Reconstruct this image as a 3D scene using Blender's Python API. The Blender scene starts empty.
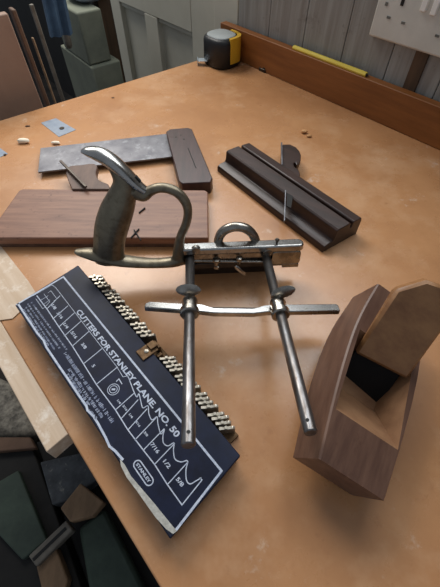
import bpy, bmesh, math, random
from mathutils import Vector, Matrix
random.seed(7)
PI = math.pi
scn = bpy.context.scene
COL = scn.collection
V = Vector

# ------------------------------------------------------------------ camera
H = 0.33                      # camera height over the bench top (bench top is z = 0)
FPX, PITCH = 362.0, math.radians(52.5)
CX, CY = 220.0, 293.5
cam = bpy.data.cameras.new('camera')
cam.sensor_fit = 'VERTICAL'; cam.sensor_height = 36.0
cam.lens = FPX / 587.0 * 36.0
cam.clip_start = 0.01
cam_o = bpy.data.objects.new('camera', cam); COL.objects.link(cam_o)
cam_o.location = (0, 0, H); cam_o.rotation_euler = (PI/2 - PITCH, 0, 0)
scn.camera = cam_o
CAM = V((0, 0, H))

def ray(x, y):
    c, s = math.cos(PITCH), math.sin(PITCH)
    u, v = (x-CX)/FPX, (y-CY)/FPX
    return V((u, -s*v + c, -c*v - s))
def P(x, y, z=0.0):           # measured photo point -> world point at height z
    d = ray(x, y); return CAM + d*((z-H)/d.z)
def onp(x, y, O, n):          # measured photo point -> point of the plane (O, n)
    d = ray(x, y); return CAM + d*((O-CAM).dot(n)/d.dot(n))
def along(x, y, S, r):        # distance along line S + t r nearest to a measured point
    d = ray(x, y).normalized(); w = S-CAM
    a, b, c = r.dot(r), r.dot(d), d.dot(d)
    return (b*d.dot(w) - c*r.dot(w))/(a*c-b*b)

# ------------------------------------------------------------------ materials
def srgb(r, g, b):
    f = lambda c: (c/255/12.92) if c/255 <= .04045 else ((c/255+.055)/1.055)**2.4
    return (f(r), f(g), f(b), 1)
def mat(name, c1, c2=None, rough=.5, metal=0, scale=(20, 20, 20), bump=0, detail=6, lo=.35, hi=.65, rot=0, spots=None, coord='Object', rvar=0, spec=.5):
    m = bpy.data.materials.new(name); m.use_nodes = True
    nt = m.node_tree; N = nt.nodes; L = nt.links
    b = N['Principled BSDF']; b.inputs['Roughness'].default_value = rough; b.inputs['Metallic'].default_value = metal
    b.inputs['Specular IOR Level'].default_value = spec
    if c2 is None: c2 = tuple(x*.8 for x in c1[:3]) + (1,)
    tc = N.new('ShaderNodeTexCoord'); mp = N.new('ShaderNodeMapping'); mp0 = N.new('ShaderNodeMapping')
    mp0.inputs['Rotation'].default_value = (0, 0, rot)
    mp.inputs['Scale'].default_value = scale
    L.new(tc.outputs[coord], mp0.inputs[0]); L.new(mp0.outputs[0], mp.inputs[0])
    n = N.new('ShaderNodeTexNoise'); n.inputs['Scale'].default_value = 1; n.inputs['Detail'].default_value = detail
    n.inputs['Roughness'].default_value = .65
    L.new(mp.outputs[0], n.inputs['Vector'])
    cr = N.new('ShaderNodeValToRGB'); cr.color_ramp.elements[0].position = lo; cr.color_ramp.elements[1].position = hi
    cr.color_ramp.elements[0].color = c1; cr.color_ramp.elements[1].color = c2
    L.new(n.outputs['Fac'], cr.inputs[0])
    out = cr.outputs[0]
    if spots:
        for (col, sc, a, z) in spots:
            n2 = N.new('ShaderNodeTexNoise'); n2.inputs['Scale'].default_value = sc; n2.inputs['Detail'].default_value = 5
            n2.inputs['Roughness'].default_value = .7
            L.new(tc.outputs[coord], n2.inputs['Vector'])
            r2 = N.new('ShaderNodeValToRGB'); r2.color_ramp.elements[0].position = a; r2.color_ramp.elements[1].position = z
            L.new(n2.outputs['Fac'], r2.inputs[0])
            mx = N.new('ShaderNodeMix'); mx.data_type = 'RGBA'
            L.new(r2.outputs[0], mx.inputs[0]); L.new(out, mx.inputs[6]); mx.inputs[7].default_value = col
            out = mx.outputs[2]
    L.new(out, b.inputs['Base Color'])
    if bump:
        bp = N.new('ShaderNodeBump'); bp.inputs['Strength'].default_value = bump; bp.inputs['Distance'].default_value = .001
        L.new(n.outputs['Fac'], bp.inputs['Height']); L.new(bp.outputs[0], b.inputs['Normal'])
    if rvar:
        mr = N.new('ShaderNodeMapRange'); mr.inputs[3].default_value = rough-rvar; mr.inputs[4].default_value = rough+rvar
        mr.inputs[1].default_value = .3; mr.inputs[2].default_value = .7
        L.new(n.outputs['Fac'], mr.inputs[0]); L.new(mr.outputs[0], b.inputs['Roughness'])
    return m

AD = V((0.65785, -0.75315, 0))          # along the wall, towards the viewer
ND = V((0.75315, 0.65785, 0))           # into the wall
WROT = -math.atan2(AD.y, AD.x)
M = {}
M['bench'] = mat('bench_hardboard', srgb(193, 142, 98), srgb(175, 124, 82), .28, scale=(9, 9, 9), bump=.10, rvar=.05,
                 spots=[(srgb(208, 166, 128), 10, .50, .80), (srgb(160, 108, 72), 60, .60, .85), (srgb(222, 204, 186), 26, .63, .82)])
M['bench_edge'] = mat('bench_edge', srgb(150, 96, 54), srgb(130, 80, 44), .6)
M['upstand'] = mat('upstand_wood', srgb(152, 94, 44), srgb(122, 72, 30), .5, scale=(5, 60, 60), rot=WROT, bump=.1)
M['upstand_top'] = mat('upstand_top', srgb(150, 130, 110), srgb(110, 90, 70), .7, scale=(40, 40, 40))
M['pale_ply'] = mat('pale_ply', srgb(214, 192, 168), srgb(196, 170, 142), .6, scale=(8, 90, 90), rot=WROT, spots=[(srgb(228, 214, 198), 50, .55, .7)])
M['wall'] = mat('wall_boards', srgb(150, 150, 145), srgb(128, 124, 118), .7, scale=(90, 90, 5), bump=.3, spots=[(srgb(100, 94, 88), 30, .60, .8)])
M['door'] = mat('door_paint', srgb(200, 196, 180), srgb(188, 184, 168), .5, scale=(6, 6, 6))
M['dark'] = mat('dark_surface', srgb(30, 28, 26), srgb(18, 17, 16), .8)
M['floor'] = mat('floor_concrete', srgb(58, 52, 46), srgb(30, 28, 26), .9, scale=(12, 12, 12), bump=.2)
M['plastic_white'] = mat('socket_plastic', srgb(206, 206, 198), srgb(196, 196, 188), .35)
M['switch_white'] = mat('switch_plastic', srgb(236, 236, 230), srgb(230, 230, 224), .3)
M['hole'] = mat('socket_hole', srgb(20, 20, 20), srgb(12, 12, 12), .7)
M['hole_soft'] = mat('socket_screw', srgb(110, 112, 106), srgb(90, 92, 88), .5)
M['black_rubber'] = mat('black_rubber', srgb(22, 23, 25), srgb(16, 16, 18), .45)
M['yellow'] = mat('yellow_plastic', srgb(222, 178, 52), srgb(206, 160, 40), .4)
M['pencil'] = mat('pencil_yellow', srgb(240, 218, 96), srgb(226, 200, 80), .4)
M['tape_label'] = mat('tape_label', srgb(178, 184, 184), srgb(160, 166, 166), .35)
M['tape_steel'] = mat('tape_steel', srgb(210, 222, 230), srgb(180, 195, 205), .3, .5)
M['nickel'] = mat('worn_nickel', srgb(176, 172, 164), srgb(126, 120, 112), .27, 1, scale=(60, 60, 60), rvar=.08, spots=[(srgb(110, 98, 84), 90, .52, .8)])
M['nickel_bright'] = mat('polished_nickel', srgb(188, 188, 186), srgb(158, 156, 152), .24, 1, scale=(50, 50, 50), rvar=.06, spots=[(srgb(110, 104, 96), 120, .62, .75)])
M['grip'] = mat('grip_tarnished_nickel', srgb(134, 126, 108), srgb(108, 100, 86), .40, .8, scale=(50, 50, 50), bump=.1, spots=[(srgb(86, 76, 60), 120, .5, .75)])
M['rod'] = mat('rod_steel', srgb(132, 131, 132), srgb(98, 92, 88), .34, .9, scale=(200, 40, 200), rvar=.06, spots=[(srgb(88, 74, 64), 160, .55, .8)])
M['iron_dark'] = mat('dark_steel', srgb(90, 84, 78), srgb(56, 50, 46), .4, .9)
M['iron_shaded'] = mat('mouth_shade_iron', srgb(26, 24, 24), srgb(18, 17, 17), .7, spec=.2)  # near-black colour stands in for the shade inside the plane's mouth
M['blade'] = mat('square_steel', srgb(122, 122, 126), srgb(94, 94, 100), .42, .6, scale=(40, 40, 40), spots=[(srgb(156, 158, 162), 60, .55, .8), (srgb(56, 52, 52), 100, .62, .72)])
M['rosewood'] = mat('square_stock_wood', srgb(74, 50, 46), srgb(50, 33, 31), .4, scale=(90, 12, 90), bump=.1)
M['brown_wood'] = mat('brown_beech', srgb(146, 106, 84), srgb(116, 80, 64), .5, scale=(12, 110, 110), bump=.15, spots=[(srgb(92, 58, 46), 90, .6, .75)])
M['wedge_wood'] = mat('grey_brown_wedge', srgb(110, 84, 70), srgb(82, 60, 50), .55, scale=(60, 20, 60))
M['dark_wood'] = mat('dark_oiled_beech', srgb(62, 42, 35), srgb(40, 26, 21), .40, scale=(14, 120, 120), rot=.6, bump=.15)
M['coffin_wood'] = mat('coffin_beech', srgb(114, 84, 68), srgb(92, 65, 53), .42, scale=(20, 120, 120), rot=-1.1, bump=.15, spots=[(srgb(86, 58, 46), 70, .6, .78), (srgb(160, 150, 150), 300, .72, .76)])
M['coffin_throat'] = mat('throat_beech', srgb(150, 112, 80), srgb(128, 92, 64), .6, scale=(20, 60, 60))
M['wedge_light'] = mat('wedge_beech', srgb(156, 112, 70), srgb(126, 84, 50), .45, scale=(60, 14, 60), rot=-.6, bump=.15, spots=[(srgb(112, 72, 42), 40, .58, .75)])
M['navy'] = mat('navy_label', srgb(22, 30, 55), srgb(13, 18, 37), .5, scale=(60, 60, 60), spots=[(srgb(52, 66, 96), 160, .70, .80)], spec=.25)
M['navy_side'] = mat('navy_board', srgb(22, 31, 56), srgb(15, 21, 40), .5, spec=.3, scale=(60, 60, 60), spots=[(srgb(66, 66, 70), 120, .68, .75)])
M['ink'] = mat('white_print', srgb(205, 212, 225), srgb(170, 180, 200), .6, scale=(300, 300, 300))
M['ink_dim'] = mat('faded_print', srgb(190, 198, 216), srgb(110, 122, 156), .6, scale=(420, 420, 420))
M['torn'] = mat('torn_paper', srgb(196, 194, 186), srgb(160, 158, 150), .8, scale=(200, 200, 200))
M['cutter'] = mat('cutter_steel', srgb(226, 220, 206), srgb(150, 138, 118), .38, .85, scale=(300, 300, 300), rvar=.1)
M['brass'] = mat('brown_brass', srgb(124, 98, 70), srgb(84, 64, 46), .45, .8, scale=(200, 200, 200))
M['sticker'] = mat('blue_grey_sticker', srgb(150, 160, 172), srgb(128, 140, 156), .4, scale=(90, 90, 90))
M['cream'] = mat('cream_flake', srgb(244, 234, 214), srgb(232, 216, 190), .8)
M['shaving'] = mat('wood_shaving', srgb(214, 164, 110), srgb(180, 128, 80), .7)
M['pink_board'] = mat('pink_brown_board', srgb(144, 116, 98), srgb(128, 100, 84), .6, scale=(8, 8, 8))
M['board_edge'] = mat('board_edge_brown', srgb(104, 78, 60), srgb(84, 60, 44), .7)
M['blue_cloth'] = mat('blue_cloth', srgb(72, 96, 120), srgb(52, 72, 94), .9, scale=(30, 30, 30))
M['grey_card'] = mat('grey_green_card', srgb(120, 124, 108), srgb(98, 102, 90), .8, scale=(12, 12, 12))
M['plank_brown'] = mat('brown_plank', srgb(86, 64, 44), srgb(62, 46, 30), .7, scale=(60, 60, 6))
M['grey_metal'] = mat('grey_bar', srgb(120, 114, 104), srgb(90, 84, 76), .5, .3)
M['green_dark'] = mat('dark_green_board', srgb(66, 80, 68), srgb(48, 60, 52), .7, scale=(14, 14, 14))
M['slate'] = mat('dusty_slate', srgb(78, 82, 86), srgb(52, 54, 58), .8, scale=(30, 30, 30), spots=[(srgb(130, 128, 122), 50, .58, .7)])
M['tan'] = mat('tan_offcut', srgb(140, 112, 84), srgb(112, 88, 64), .7, scale=(40, 12, 40))
M['rubble'] = mat('grey_sacking', srgb(150, 144, 132), srgb(84, 80, 74), .9, scale=(60, 60, 60), bump=.6)

# ------------------------------------------------------------------ mesh helpers
def tag(o, label=None, cat=None, group=None, kind=None):
    if label: o['label'] = label
    if cat: o['category'] = cat
    if group: o['group'] = group
    if kind: o['kind'] = kind
    return o
def thing(name, loc, label, cat, group=None, rotz=0):
    o = bpy.data.objects.new(name, None); COL.objects.link(o)
    o.empty_display_size = .01
    o.location = loc; o.rotation_euler = (0, 0, rotz)
    return tag(o, label, cat, group)
def obj(name, bm, m, parent=None, smooth=None, label=None, at=None, local=False, bevel=0, seg=2):
    """links a bmesh given in WORLD coordinates (or local=True: in the parent's) as one object"""
    me = bpy.data.meshes.new(name)
    bmesh.ops.recalc_face_normals(bm, faces=bm.faces)
    base = V((0, 0, 0))
    if not local:
        q = parent
        while q is not None: base += q.location; q = q.parent
        if parent is None:
            if at is not None: base = V(at)
            else:
                xs = [v.co for v in bm.verts]
                base = V(((min(c.x for c in xs)+max(c.x for c in xs))/2, (min(c.y for c in xs)+max(c.y for c in xs))/2, min(c.z for c in xs)))
        for v in bm.verts: v.co -= base
    bm.to_mesh(me); bm.free()
    o = bpy.data.objects.new(name, me); COL.objects.link(o)
    if parent is None and not local: o.location = base
    o.parent = parent
    ms = m if isinstance(m, (list, tuple)) else [m]
    for x in ms: me.materials.append(x)
    if smooth is not None:
        for p in me.polygons: p.use_smooth = True
        me.set_sharp_from_angle(angle=math.radians(smooth))
    if bevel:
        b = o.modifiers.new('bevel', 'BEVEL'); b.width = bevel; b.segments = seg; b.limit_method = 'ANGLE'; b.angle_limit = math.radians(40)
        b.harden_normals = False
        for p in me.polygons: p.use_smooth = True
        me.set_sharp_from_angle(angle=math.radians(35))
    if label: o['label'] = label
    return o
def prism(bm, bot, top):
    b = [bm.verts.new(p) for p in bot]; t = [bm.verts.new(p) for p in top]; n = len(b)
    fs = [bm.faces.new(b[::-1]), bm.faces.new(t)]
    for i in range(n): fs.append(bm.faces.new((b[i], b[(i+1) % n], t[(i+1) % n], t[i])))
    return fs
def slab(pts, z0, z1):        # outline of (x, y) world points
    bm = bmesh.new(); prism(bm, [V((p[0], p[1], z0)) for p in pts], [V((p[0], p[1], z1)) for p in pts]); return bm
def extr(bm, pts, d):
    prism(bm, [V(p) for p in pts], [V(p)+d for p in pts])
def box(bm, c, X, Y, Z, sx, sy, sz):     # c centre, axes, full sizes
    X, Y, Z = X*sx/2, Y*sy/2, Z*sz/2
    prism(bm, [c-X-Y-Z, c+X-Y-Z, c+X+Y-Z, c-X+Y-Z], [c-X-Y+Z, c+X-Y+Z, c+X+Y+Z, c-X+Y+Z])
def frame_axes(d):
    d = d.normalized(); a = V((0, 0, 1)) if abs(d.z) < .9 else V((1, 0, 0))
    x = d.cross(a).normalized(); return x, d.cross(x).normalized(), d
def cyl(bm, a, b, r, r2=None, n=24, rings=1):
    x, y, d = frame_axes(b-a); r2 = r if r2 is None else r2
    A = [a+(x*math.cos(2*PI*i/n)+y*math.sin(2*PI*i/n))*r for i in range(n)]
    B = [b+(x*math.cos(2*PI*i/n)+y*math.sin(2*PI*i/n))*r2 for i in range(n)]
    prism(bm, A, B)
def lathe(bm, o, d, prof, n=28):         # prof [(radius, distance)]
    x, y, d = frame_axes(d); rings = []
    for r, t in prof:
        rings.append([bm.verts.new(o+d*t+(x*math.cos(2*PI*i/n)+y*math.sin(2*PI*i/n))*max(r, 1e-5)) for i in range(n)])
    for a, b in zip(rings, rings[1:]):
        for i in range(n): bm.faces.new((a[i], a[(i+1) % n], b[(i+1) % n], b[i]))
    bm.faces.new(rings[0][::-1]); bm.faces.new(rings[-1])
def catmull(pts, k=6):
    out = []; n = len(pts)
    for i in range(n-1):
        p0, p1, p2, p3 = pts[max(i-1, 0)], pts[i], pts[i+1], pts[min(i+2, n-1)]
        for j in range(k):
            t = j/k
            out.append(tuple(.5*((2*b)+(c-a)*t+(2*a-5*b+4*c-d)*t*t+(-a+3*b-3*c+d)*t**3) for a, b, c, d in zip(p0, p1, p2, p3)))
    out.append(tuple(pts[-1])); return out
def sweep(bm, rows, side, n=16, power=2.0):
    """rows: (centre, half width in plane, half thickness along side); elliptical sections"""
    rings = []
    for i, (c, w, t) in enumerate(rows):
        a = rows[max(i-1, 0)][0]; b = rows[min(i+1, len(rows)-1)][0]
        d = (b-a).normalized(); u = side.cross(d).normalized(); s = side
        ring = []
        for k in range(n):
            th = 2*PI*k/n; ct, st = math.cos(th), math.sin(th)
            e = 2/power
            ring.append(bm.verts.new(c+u*w*math.copysign(abs(ct)**e, ct)+s*t*math.copysign(abs(st)**e, st)))
        rings.append(ring)
    for a, b in zip(rings, rings[1:]):
        for i in range(n): bm.faces.new((a[i], a[(i+1) % n], b[(i+1) % n], b[i]))
    bm.faces.new(rings[0][::-1]); bm.faces.new(rings[-1])
def ribbon(bm, pts, w, z, closed=False, th=.00015):
    """flat painted line of width w along world points at height z"""
    pts = [V((p[0], p[1], 0)) for p in pts]; n = len(pts)
    z0_ = z
    for i in range(n if closed else n-1):
        z = z0_+(.00004 if i % 2 else 0)
        a, b = pts[i], pts[(i+1) % n]; d = (b-a)
        if d.length < 1e-6: continue
        d.normalize(); s = V((-d.y, d.x, 0))*w/2; e = d*w*.4
        q = [a-e-s, b+e-s, b+e+s, a-e+s]
        bm.faces.new([bm.verts.new(V((p.x, p.y, z))) for p in q])

# ------------------------------------------------------------------ the setting
C0 = P(248, 65.5)                               # a point of the upstand's foot
def W(s, dn, z): return C0 + AD*s + ND*dn + V((0, 0, z))
L1 = P(68, 434)                                 # front edge of the bench
dFront = (C0-L1).dot(ND)
sfar0 = (P(205, 58)-C0).dot(AD)
def bp(s, d): return W(s, -d, 0)                # bench coordinates: s along, d out from the upstand
# far edge is measured: from P(205,58) to P(0,120.5)
F2, F1 = P(205, 58), P(0, 120.5)
fd = (F1-F2).normalized()
tL = (dFront - (C0-F2).dot(ND)) / (-(fd.dot(ND)))
FL = F2 + fd*tL
tR = ((F2-C0).dot(ND)-.018)/(-(fd.dot(ND)))*-1
FR = F2 - fd*(-( (F2-C0).dot(ND)-.018)/fd.dot(ND))*-1 if False else F2 + fd*((.018-(F2-C0).dot(ND))/fd.dot(ND))
NEAR = 1.55
outline = [FL, bp(NEAR, dFront), bp(NEAR, -.018), FR]
bm = slab(outline, -.032, 0)
bench = thing('workbench', V((outline[0]+outline[2])/2)+V((0, 0, -.85)), 'long workbench with an orange-brown hardboard top, everything stands on it', 'workbench')
obj('bench_top', bm, M['bench'], bench, bevel=.0015)
ins = lambda a, b: a.lerp(b, .12)
cen = (outline[0]+outline[1]+outline[2]+outline[3])/4
for q in outline:
    c = q.lerp(cen, .14); bm = bmesh.new(); box(bm, V((c.x, c.y, -.441)), AD, ND, V((0, 0, 1)), .07, .07, .818)
    obj('leg', bm, M['board_edge'], bench)
# pale lipping strip along the front edge
dd = (FL-L1).normalized()
sE = (L1-C0).dot(AD)
sF = (FL-C0).dot(AD)
bm = slab([bp(sF, dFront), bp(sE, dFront), bp(sE+.002, dFront+.021), bp(sF, dFront+.021)], -.022, .0004)
obj('edge_strip', bm, M['pale_ply'], bench, bevel=.0008, label='pale bare wood strip along the bench edge')
# upstand board against the wall
sU = (onp(220, 23.6, C0, ND)-C0).dot(AD)
bm = bmesh.new(); box(bm, W((sU+NEAR)/2, .0095, .0300), AD, ND, V((0, 0, 1)), NEAR-sU, .017, .0590)
tag(obj('upstand_board', bm, M['upstand'], bevel=.0012), 'long orange-brown board standing on edge along the back of the bench', 'board')
# walls
WD = .022
bm = bmesh.new()
s0 = (onp(238.5, 10, W(0, WD, 0), ND)-C0).dot(AD)
nb = 0; s = s0; bw = .092
while s < NEAR+.2:
    box(bm, W(s+bw/2, WD+.01, .15), AD, ND, V((0, 0, 1)), bw-.0012, .02, 2.0); s += bw
box(bm, W((s0+NEAR)/2+.1, WD+.035, .15), AD, ND, V((0, 0, 1)), NEAR-s0+.3, .03, 2.0)
tag(obj('wall_right', bm, M['wall'], bevel=.0012), kind='structure')
bm = bmesh.new()
box(bm, W(-1.6, .34, .35), AD, ND, V((0, 0, 1)), 3.4, .03, 2.4)
tag(obj('wall_back', bm, M['dark']), kind='structure')
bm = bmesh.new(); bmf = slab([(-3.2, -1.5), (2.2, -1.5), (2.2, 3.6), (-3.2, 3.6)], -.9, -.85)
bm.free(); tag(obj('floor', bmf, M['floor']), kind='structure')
# dark gap batten under the socket
bs = (onp(413, 80, W(0, WD, 0), ND)-C0).dot(AD)
bm = bmesh.new(); box(bm, W(bs, WD-.002, .085), AD, ND, V((0, 0, 1)), .021, .005, .06)
tag(obj('wall_batten', bm, M['plank_brown']), 'short dark brown batten on the grey wall below the socket', 'batten')

# panelled door / cupboard front left of the wall boards
def onwall(x, y, dn): 
    w = onp(x, y, W(0, dn, 0), ND); return (w-C0).dot(AD), w.z
DD = .03
sl, _ = onwall(112, 10.7, DD); sm1, _ = onwall(148, 30, DD); sm2, _ = onwall(156, 30, DD)
_, zr = onwall(150, 15, DD)
sr = s0-.004
door = tag(thing('door_1', W(sl, DD, -.85), None, None), kind='structure')
def dbox(name, a, b, z0, z1, d0, d1):
    bm = bmesh.new(); box(bm, W((a+b)/2, (d0+d1)/2, (z0+z1)/2), AD, ND, V((0, 0, 1)), b-a, d1-d0, z1-z0)
    return obj(name, bm, M['door'], door, bevel=.002)
dbox('panel', sl+.01, sr-.01, -.84, .9, DD+.016, DD+.026)
dbox('stile', sl, sl+.055, -.85, .95, DD, DD+.03)
smm = (sm1+sm2)/2
s_st = onwall(190, 40, DD)[0]
dbox('stile', smm-.03, smm+.03, -.85, zr, DD, DD+.028)
dbox('stile', s_st+.01, s_st+.1, -.85, .95, DD, DD+.03)
dbox('rail', sl+.055, s_st+.01, zr, .95, DD, DD+.029)
dbox('architrave', s_st+.104, sr, -.85, .95, DD-.006, DD+.03)
for k in range(2):   # moulding under the rail
    a, b = ((sl+.055, smm-.03), (smm+.03, s_st+.01))[k]
    dbox('moulding', a, b, zr-.012, zr, DD+.006, DD+.02)

# double socket on the wall
face = WD-.009
ss0, zz0 = onwall(368, 35.5, face)
zz0 = onwall(368, 35.5, face)[1]
sock = thing('wall_socket', W(ss0+.073, WD, zz0), 'white double wall socket with two rocker switches on the grey wall', 'socket')
bm = bmesh.new(); box(bm, W(ss0+.073, (face+WD)/2, zz0+.043), AD, ND, V((0, 0, 1)), .146, WD-face, .086)
obj('plate', bm, M['plastic_white'], sock, bevel=.003, seg=3)
def onsock(x, y): return onwall(x, y, face-.0005)
for (x, y, w, h, m, nm) in ((386.5, 4, .0045, .0045, 'hole_soft', 'screw_hole'), (402.5, 2.5, .005, .008, 'hole', 'pin_slot'), (388.5, 17.5, .006, .003, 'hole_soft', 'pin_slot'),
                      (403, 23, .006, .003, 'hole_soft', 'pin_slot'), (437, 36, .006, .003, 'hole_soft', 'pin_slot')):
    a, z = onsock(x, y); bm = bmesh.new(); box(bm, W(a, face-.0002, z), AD, ND, V((0, 0, 1)), w, .0014, h)
    obj(nm, bm, M[m], sock)
for (x, y) in ((424, 8), (434, 12)):
    a, z = onsock(x, y); bm = bmesh.new(); box(bm, W(a, face-.0015, z+.006), AD, (ND+V((0, 0, .12))).normalized(), V((0, 0, 1)), .0085, .005, .019)
    obj('switch', bm, M['switch_white'], sock, bevel=.001)
# flat pencil on top of the upstand
a, b = onp(293, 43, W(0, .004, 0), ND), onp(366, 72, W(0, .004, 0), ND)
sa, sb = (a-C0).dot(AD), (b-C0).dot(AD)
bm = bmesh.new(); c = W((sa+sb)/2, .0085, .0625)
extr(bm, [W(sa, .005, .0592), W(sa, .0035, .0625), W(sa, .005, .0655), W(sa, .011, .0655), W(sa, .0125, .0625), W(sa, .011, .0592)], AD*(sb-sa))
pc = thing('carpenter_pencil', W((sa+sb)/2, .008, .059), 'long yellow flat pencil lying on top of the upstand board', 'pencil')
obj('pencil_body', bm, M['pencil'], pc, bevel=.0004)
bm = bmesh.new(); cyl(bm, W(sb, .008, .0623), W(sb+.004, .008, .0623), .0028, .0008, 10); obj('lead', bm, M['iron_dark'], pc)
# small dark clip at the foot of the upstand
a = P(264, 71); bm = bmesh.new(); box(bm, V((a.x, a.y, .003))-ND*.004, AD, ND, V((0, 0, 1)), .020, .006, .006)
box(bm, V((a.x, a.y, .006))-ND*.003+AD*.004, AD, ND, V((0, 0, 1)), .008, .004, .008)
tag(obj('screw_clip', bm, M['iron_dark'], bevel=.001), 'small dark metal clip at the foot of the upstand right of the tape measure', 'clip')

# ------------------------------------------------------------------ tape measure
tp = P(226.0, 60.0); tp.z = 0; tp -= ND*(.0352-(C0-tp).dot(ND)+.0012); tp += AD*.008
tape = thing('tape_measure', tp, 'black and yellow tape measure lying flat in the far corner of the bench', 'tape measure')
R0 = .038
def sq(r, n=40, e=2.8, a0=0):
    out = []
    for i in range(n):
        th = 2*PI*i/n; c, s = math.cos(th), math.sin(th)
        x, y = r*math.copysign(abs(c)**(2/e), c), .9*r*math.copysign(abs(s)**(2/e), s)
        out.append((x*AD.x-y*AD.y, x*AD.y+y*AD.x))
    return out
def stack(bm, prof, cx, cy, fn=sq):
    rings = []
    for r, z in prof: rings.append([bm.verts.new((cx+x, cy+y, z)) for x, y in fn(r)])
    for a, b in zip(rings, rings[1:]):
        n = len(a)
        for i in range(n): bm.faces.new((a[i], a[(i+1) % n], b[(i+1) % n], b[i]))
    bm.faces.new(rings[0][::-1]); bm.faces.new(rings[-1])
bm = bmesh.new(); stack(bm, [(R0-.004, 0), (R0, .004), (R0, .046), (R0-.002, .052), (R0-.007, .055)], tp.x, tp.y)
obj('case', bm, M['black_rubber'], tape, smooth=50)
bm = bmesh.new(); stack(bm, [(R0-.008, .0545), (R0-.009, .0565), (R0-.014, .0575)], tp.x-.001, tp.y)
obj('face_label', bm, M['tape_label'], tape, smooth=50, label='pale grey round face of the tape measure')
bm = bmesh.new()
ring = [(x, y) for (x, y) in sq(R0+.0012, 80) if x > .018 and y < .030]
ring.sort(key=lambda q: q[1])
inn = [(x*.8, y*.8) for x, y in ring]
for (a, b, c, d) in zip(ring, ring[1:], inn[1:], inn):
    prism(bm, [V((tp.x+p[0], tp.y+p[1], .010)) for p in (a, b, c, d)], [V((tp.x+p[0], tp.y+p[1], .0565)) for p in (a, b, c, d)])
bmesh.ops.remove_doubles(bm, verts=bm.verts, dist=1e-5)
obj('yellow_shell', bm, M['yellow'], tape, smooth=40, label='yellow plastic side of the case')
bm = bmesh.new(); box(bm, V((tp.x-R0-.004, tp.y-.006, .0095)), V((1, 0, 0)), V((0, 1, 0)), V((0, 0, 1)), .024, .018, .001)
box(bm, V((tp.x-R0-.0155, tp.y-.006, .0065)), V((1, 0, 0)), V((0, 1, 0)), V((0, 0, 1)), .0012, .018, .012)
obj('tape_tongue', bm, M['tape_steel'], tape, bevel=.0003)

# ------------------------------------------------------------------ try square
def pts(l, z): return [P(x, y, z) for x, y in l]
zb0, zb1 = .0065, .0090
sqr = thing('try_square', P(190, 175), 'old try square with a steel blade and dark wooden stock behind the metal plane', 'try square')
bl = pts([(38, 172), (40.5, 148), (168, 133.5), (172, 156.5)], zb1)
bm = slab([(p.x, p.y) for p in bl], zb0, zb1); obj('blade', bm, M['blade'], sqr, bevel=.0003)
zt = .0195
st = pts([(166, 131.5), (170, 129), (188, 127.5), (192, 129), (212.5, 178), (210.5, 182), (182, 183.5), (179, 181)], zt)
bm = slab([(p.x, p.y) for p in st], 0, zt); obj('stock', bm, M['rosewood'], sqr, bevel=.0012)
bm = bmesh.new(); a, b = P(188, 148, zt), P(196, 168, zt); d = (b-a).normalized(); sd = V((-d.y, d.x, 0))
box(bm, (a+b)/2+V((0, 0, .00005)), d, sd, V((0, 0, 1)), (b-a).length, .0012, .0006); obj('scratch_inlay', bm, M['dark'], sqr)
for (x, y) in ((176, 137), (181, 135), (184, 139)):
    p = P(x, y, zt); bm = bmesh.new(); cyl(bm, p-V((0, 0, .001)), p+V((0, 0, .0003)), .0016, n=14); obj('rivet', bm, M['iron_dark'], sqr)

# ------------------------------------------------------------------ brown moulding plane (left)
zt = .017
wp = thing('wooden_plane', P(110, 225), 'reddish-brown wooden moulding plane lying on its side at the left bench edge', 'plane')
ol = [(-14, 243.5), (-14, 222), (3, 213), (8, 200), (14, 190.5), (22, 188.8), (205, 190), (208, 192), (208.5, 232), (209, 239)]
tp_ = pts(ol, zt)
bm = slab([(p.x, p.y) for p in pts([(-14, 238), (-14, 236.5), (19, 190.2), (23, 188.8), (205, 190), (208, 192), (208.5, 236), (208.5, 238)], zt)], .006, zt)
obj('body', bm, M['brown_wood'], wp, bevel=.0015)
bm = slab([(p.x, p.y) for p in pts([(-14, 243.5), (-14, 230), (208, 230), (208.5, 243.5)], .0065)], 0, .0065)
obj('sole_step', bm, M['wedge_wood'], wp, bevel=.001)
w1 = pts(catmull([(72, 189), (68, 180), (66, 172), (70, 166), (80, 165), (92, 163.5), (97, 166), (96, 173), (99, 180), (108, 184), (110, 189)], 4), .020)
bm = slab([(p.x, p.y) for p in w1], .010, .020); obj('wedge', bm, M['wedge_wood'], wp, bevel=.001, label='grey-brown wooden wedge with a hooked notch')
bm = bmesh.new(); a, b = P(60.5, 161, .024), P(86, 187, .024); d = (b-a).normalized(); sd = V((-d.y, d.x, 0))
box(bm, (a+b)/2, d, sd, V((0, 0, 1)), (b-a).length, .0035, .003); obj('iron', bm, M['iron_dark'], wp, bevel=.0004)
for (x0, y0, x1, y1) in ((131, 238, 139, 229), (134, 230, 141, 240.5), (139, 213, 145, 208)):
    bm = bmesh.new()
    a, b = P(x0, y0, zt+.001), P(x1, y1, zt+.001); d = (b-a).normalized(); sd = V((-d.y, d.x, 0))
    box(bm, (a+b)/2, d, sd, V((0, 0, 1)), (b-a).length, .0012, .002)
    obj('iron_tip', bm, M['dark'], wp)

# ------------------------------------------------------------------ dark moulding plane (right)
mp_ = thing('moulding_plane', P(290, 205), 'dark oiled wooden moulding plane with stepped sides lying at the far right', 'plane')
A0, A1 = P(250, 142, .028), P(363, 217, .028)
lu = (A1-A0); lu.z = 0; LL = lu.length; lu.normalize(); lv = V((lu.y, -lu.x, 0))     # lv towards the viewer
if lv.y > 0: lv = -lv
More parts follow.
